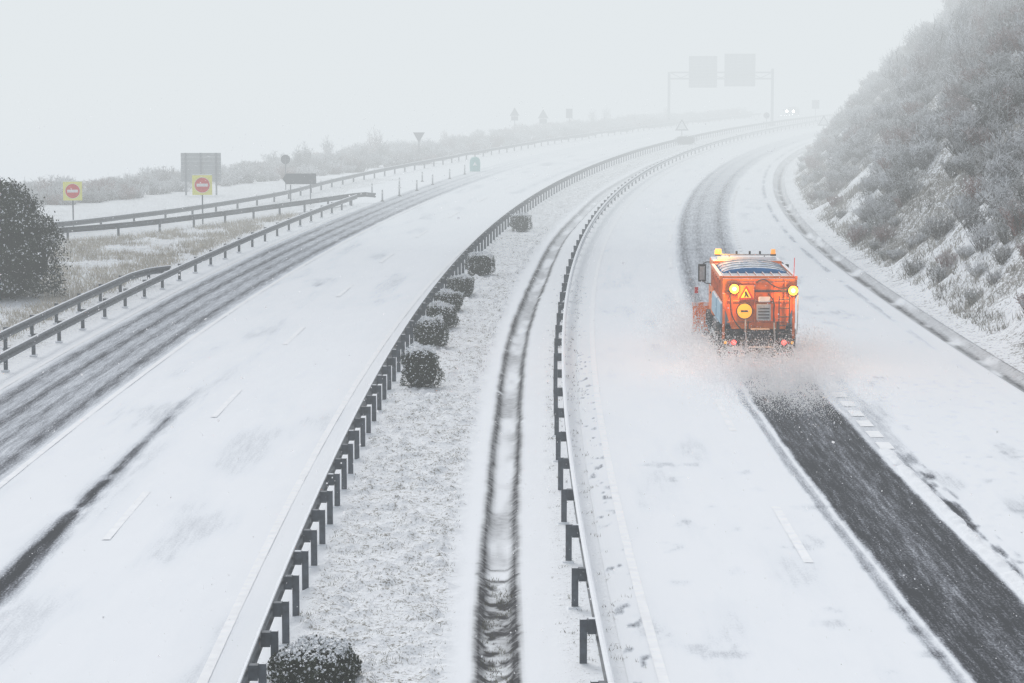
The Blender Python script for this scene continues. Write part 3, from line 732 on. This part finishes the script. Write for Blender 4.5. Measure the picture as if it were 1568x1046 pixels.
tube('antenna_marker',[(1.12,.25,2.8),(1.13,.25,3.1),(1.14,.25,3.45)],.012,M_RED,tr)
tube('side_marker_pole',[(1.22,.1,1.0),(1.26,.05,1.5),(1.24,.05,2.3)],.016,LG,tr)
for sx in (-1,1):
    n_='left' if sx<0 else 'right'
    prism('brine_tank_'+n_,[(sx*1.22,1.95),(sx*1.24,1.28),(sx*.80,1.25),(sx*.80,1.38),(sx*1.1,1.98)],2.5,4.8,'y',TANK,tr,.05)
    prism('brine_tank_rear_'+n_,[(sx*1.2,1.95),(sx*1.22,1.28),(sx*.80,1.25),(sx*.80,1.38),(sx*1.08,1.98)],.5,2.35,'y',TANK,tr,.05)
    box('side_guard_'+n_,sx*1.2-.02,sx*1.2+.02,2.6,5.3,.55,.68,LG,tr)
    box('tool_box_'+n_,sx*.95-.22,sx*.95+.22,3.0,4.6,.6,1.1,GUN,tr,.03)
cabp=[(5.25,1.05),(7.35,1.05),(7.42,1.75),(7.38,1.95),(7.08,2.88),(6.9,2.95),(5.25,2.95)]
prism('cab',cabp,-1.18,1.18,'x',ORG,tr,.06)
prism('cab_roof_snow',[(5.35,2.955),(6.75,2.955),(6.5,3.03),(5.4,3.05)],-1.0,1.0,'x',M_SNOW,tr,.03)
box('rear_window',-.8,.8,5.235,5.247,2.2,2.75,M_GL,tr,0)
for sx in (-1,1):
    n_='left' if sx<0 else 'right'
    x=sx*1.187;prism('door_window_'+n_,[(5.95,2.0),(7.15,2.0),(6.98,2.72),(5.95,2.72)],x-.004,x+.004,'x',M_GL,tr,0)
    box('door_handle_'+n_,sx*1.2-.015,sx*1.2+.015,6.0,6.2,1.75,1.8,M_DARK,tr,0)
    box('cab_step_'+n_,sx*1.1-.1,sx*1.1+.1,5.5,5.62+.0,.45,1.05,M_DARK,tr)
    tube('mirror_arm_'+n_,[(sx*1.18,7.0,2.75),(sx*1.4,7.05,2.78),(sx*1.42,7.05,2.6)],.018,M_DARK,tr)
    tube('mirror_arm_low_'+n_,[(sx*1.18,7.0,2.0),(sx*1.38,7.05,1.98),(sx*1.42,7.05,2.15)],.018,M_DARK,tr)
    box('mirror_'+n_,sx*1.44-.14,sx*1.44+.14,7.0,7.08,2.06,2.68,M_DARK,tr,.03)
    box('mirror_glass_'+n_,sx*1.44-.09,sx*1.44+.09,6.985,6.995,2.13,2.6,LG,tr,0)
    box('headlamp_'+n_,sx*.9-.15,sx*.9+.15,7.40,7.46,1.1,1.3,LG,tr)
prism('windscreen',[(7.40,1.98),(7.11,2.82),(7.125,2.83),(7.415,1.99)],-1.02,1.02,'x',M_GL,tr,0)
box('grille',-.7,.7,7.36,7.40,1.15,1.6,M_DARK,tr);box('front_bumper',-1.2,1.2,7.3,7.55,.6,1.0,ORG,tr,.04)
box('beacon_bar',-.95,.95,5.5,5.58,3.10,3.15,LG,tr);
for i,x in enumerate((-.6,.6)):box('beacon_bar_leg_%d'%(i+1),x-.02,x+.02,5.52,5.56,2.95,3.10,LG,tr,0)
for n_,x in (('left',-.98),('right',.90)):
    cyl('beacon_base_'+n_,(x,5.54,3.12),.10,.06,'z',M_DARK,tr,20)
    cyl('beacon_'+n_,(x,5.54,3.23),.13 if n_=='left' else .09,.17,'z',AMB if n_=='left' else mk('amber_dim',(.8,.3,.05),.3,0,0,emit=1.0),tr,20,.10 if n_=='left' else .07)
for i,x in enumerate((-.35,.1,.45)):cyl('roof_fitting_%d'%(i+1),(x,5.54,3.2),.035,.1,'z',M_DARK,tr,12)
pl=empty('plough',(0,8.75,0),.12);pl.parent=tr
pp=[]
for i in range(9):
    a_=-.95+1.75*i/8;pp.append((-.75*math.cos(a_)+.6,.66+.72*math.sin(a_)))
pp2=[(y+.04,z) for y,z in reversed(pp)]
prism('blade',pp+pp2,-1.7,1.7,'x',ORG,pl,0)
box('cutting_edge',-1.7,1.7,.12,.16,.02,.12,M_DARK,pl,0)
for i in range(7):
    x=-1.6+i*.53;prism('blade_rib_%d'%(i+1),[(y-.002,z) for y,z in pp]+[(y-.09,z) for y,z in reversed(pp)],x,x+.03,'x',ORG2,pl,0)
box('push_frame',-.5,.5,-1.2,-.2,.45,.6,GUN,pl)
for i,x in enumerate((-1.62,1.62)):
    tube('edge_marker_%d'%(i+1),[(x,.1,1.15),(x,.1,1.45),(x,.1,1.75)],.015,M_WH,pl);box('marker_flag_%d'%(i+1),x-.01,x+.14,.09,.11,1.5,1.72,M_RED,pl,0)
def plight(n_,loc,col,pw,r=.08):
    l=bpy.data.lights.new(n_,'POINT');l.energy=pw;l.color=col;l.shadow_soft_size=r;o=bpy.data.objects.new(n_,l);COL.objects.link(o);o.parent=tr;o.location=loc
plight('warning_lamp_light_left',(-.8,-.25,2.47),(1,.40,.05),50);plight('warning_lamp_light_right',(1.08,-.25,2.42),(1,.40,.05),50);plight('beacon_light',(-.98,5.3,3.4),(1,.40,.05),40)

# ---------- airborne powder snow & falling snow ----------
def flakes(name,pos,size,mat,parent=None):
    n=len(pos);r=rng.normal(size=(n,3));u=np.cross(r,rng.normal(size=(n,3)));u/=np.linalg.norm(u,axis=1)[:,None];w=np.cross(r,u);w/=np.linalg.norm(w,axis=1)[:,None]
    sz=(size*(.5+rng.random(n)))[:,None]
    v=np.stack([pos-u*sz,pos+w*sz,pos+u*sz,pos-w*sz],1).reshape(-1,3)
    return mesh_obj(name,v,np.arange(len(v)).reshape(-1,4),mat,parent=parent)
PP=[]
for (t_,s_,a,b_,c,n) in ((6.4,74.6,1.1,1.4,.42,60000),(6.7,71.0,1.1,2.6,.26,46000),(8.1,76.5,.5,2.0,.48,20000),(4.8,77.0,.45,2.6,.48,24000),(4.4,85.6,.7,2.2,.55,20000)):
    q=rng.normal(size=(n,3));s=s_+q[:,1]*b_;t=t_+q[:,0]*a;z=np.abs(q[:,2])*c
    k=(fbm(s*1.1,t*1.6,3)+.2*z>.45)|(rng.random(n)<.22);s=s[k];t=t[k];z=z[k]
    k=(s<76.5)|(t<5.05)|(t>7.75);s=s[k];t=t[k];z=z[k]
    x,y=P(s,t);PP.append(np.stack([x,y,z+.02],1))
flakes('snow_spray',np.concatenate(PP),.0125,M_FLAKE)
n=26000
fy=12+rng.random(n)**.65*98
pos=np.stack([(rng.random(n)-.5)*.62*fy,fy,rng.random(n)*8.8],1)
flakes('falling_snow',pos,.0078,M_FLAKE)

# ---------- fog ----------
def fogmat(name,dens,col):
    m=bpy.data.materials.new(name);m.use_nodes=True;nt=m.node_tree;N=nt.nodes;L=nt.links;N.clear()
    out=N.new('ShaderNodeOutputMaterial');ab=N.new('ShaderNodeVolumeAbsorption');ab.inputs['Color'].default_value=(0,0,0,1)
    em=N.new('ShaderNodeEmission');em.inputs['Color'].default_value=(*col,1);ad=N.new('ShaderNodeAddShader')  # fog glows by emission, standing in for skylight scattered inside it
    L.new(ab.outputs[0],ad.inputs[0]);L.new(em.outputs[0],ad.inputs[1]);L.new(ad.outputs[0],out.inputs['Volume'])
    ab.inputs['Density'].default_value=dens;em.inputs['Strength'].default_value=dens
    return m
FOGC=(.775,.82,.845)
mesh_obj('fog',boxv(-950,780,-300,124.99,-3,75),BOXF,fogmat('thin_fog',.0019,FOGC))
mesh_obj('fog',boxv(-950,780,125,1800,-3,75),BOXF,fogmat('fog_bank',.0085,FOGC))

# ---------- world/light ----------
w=bpy.data.worlds.new('World');scene.world=w;w.use_nodes=True;N=w.node_tree.nodes;Lk=w.node_tree.links
bg=N['Background'];sk=N.new('ShaderNodeTexSky');sk.sky_type='NISHITA';sk.sun_disc=False;sk.sun_elevation=math.radians(48);sk.sun_rotation=math.radians(-20);sk.dust_density=3
hs_=N.new('ShaderNodeHueSaturation');hs_.inputs['Saturation'].default_value=.34;Lk.new(sk.outputs[0],hs_.inputs['Color']);Lk.new(hs_.outputs[0],bg.inputs[0]);bg.inputs[1].default_value=.15
sl=bpy.data.lights.new('sun','SUN');sl.energy=.95;sl.angle=math.radians(25);sl.color=(1,.99,.97);so=bpy.data.objects.new('sun',sl);COL.objects.link(so)
el=math.radians(48);az=math.radians(-20)
dirv=Vector((math.sin(az)*math.cos(el),math.cos(az)*math.cos(el),math.sin(el)));so.rotation_euler=dirv.to_track_quat('Z','Y').to_euler()
scene.view_settings.view_transform='Standard';scene.view_settings.look='None';scene.view_settings.exposure=0

# ---------- camera ----------
cam=bpy.data.cameras.new('camera');co=bpy.data.objects.new('camera',cam);COL.objects.link(co)
cam.sensor_width=36;cam.lens=85;cam.clip_end=3000;cam.clip_start=.5
co.location=(0,0,9.7);co.rotation_euler=(math.radians(90)-math.atan(428/3702),0,0)
scene.camera=co
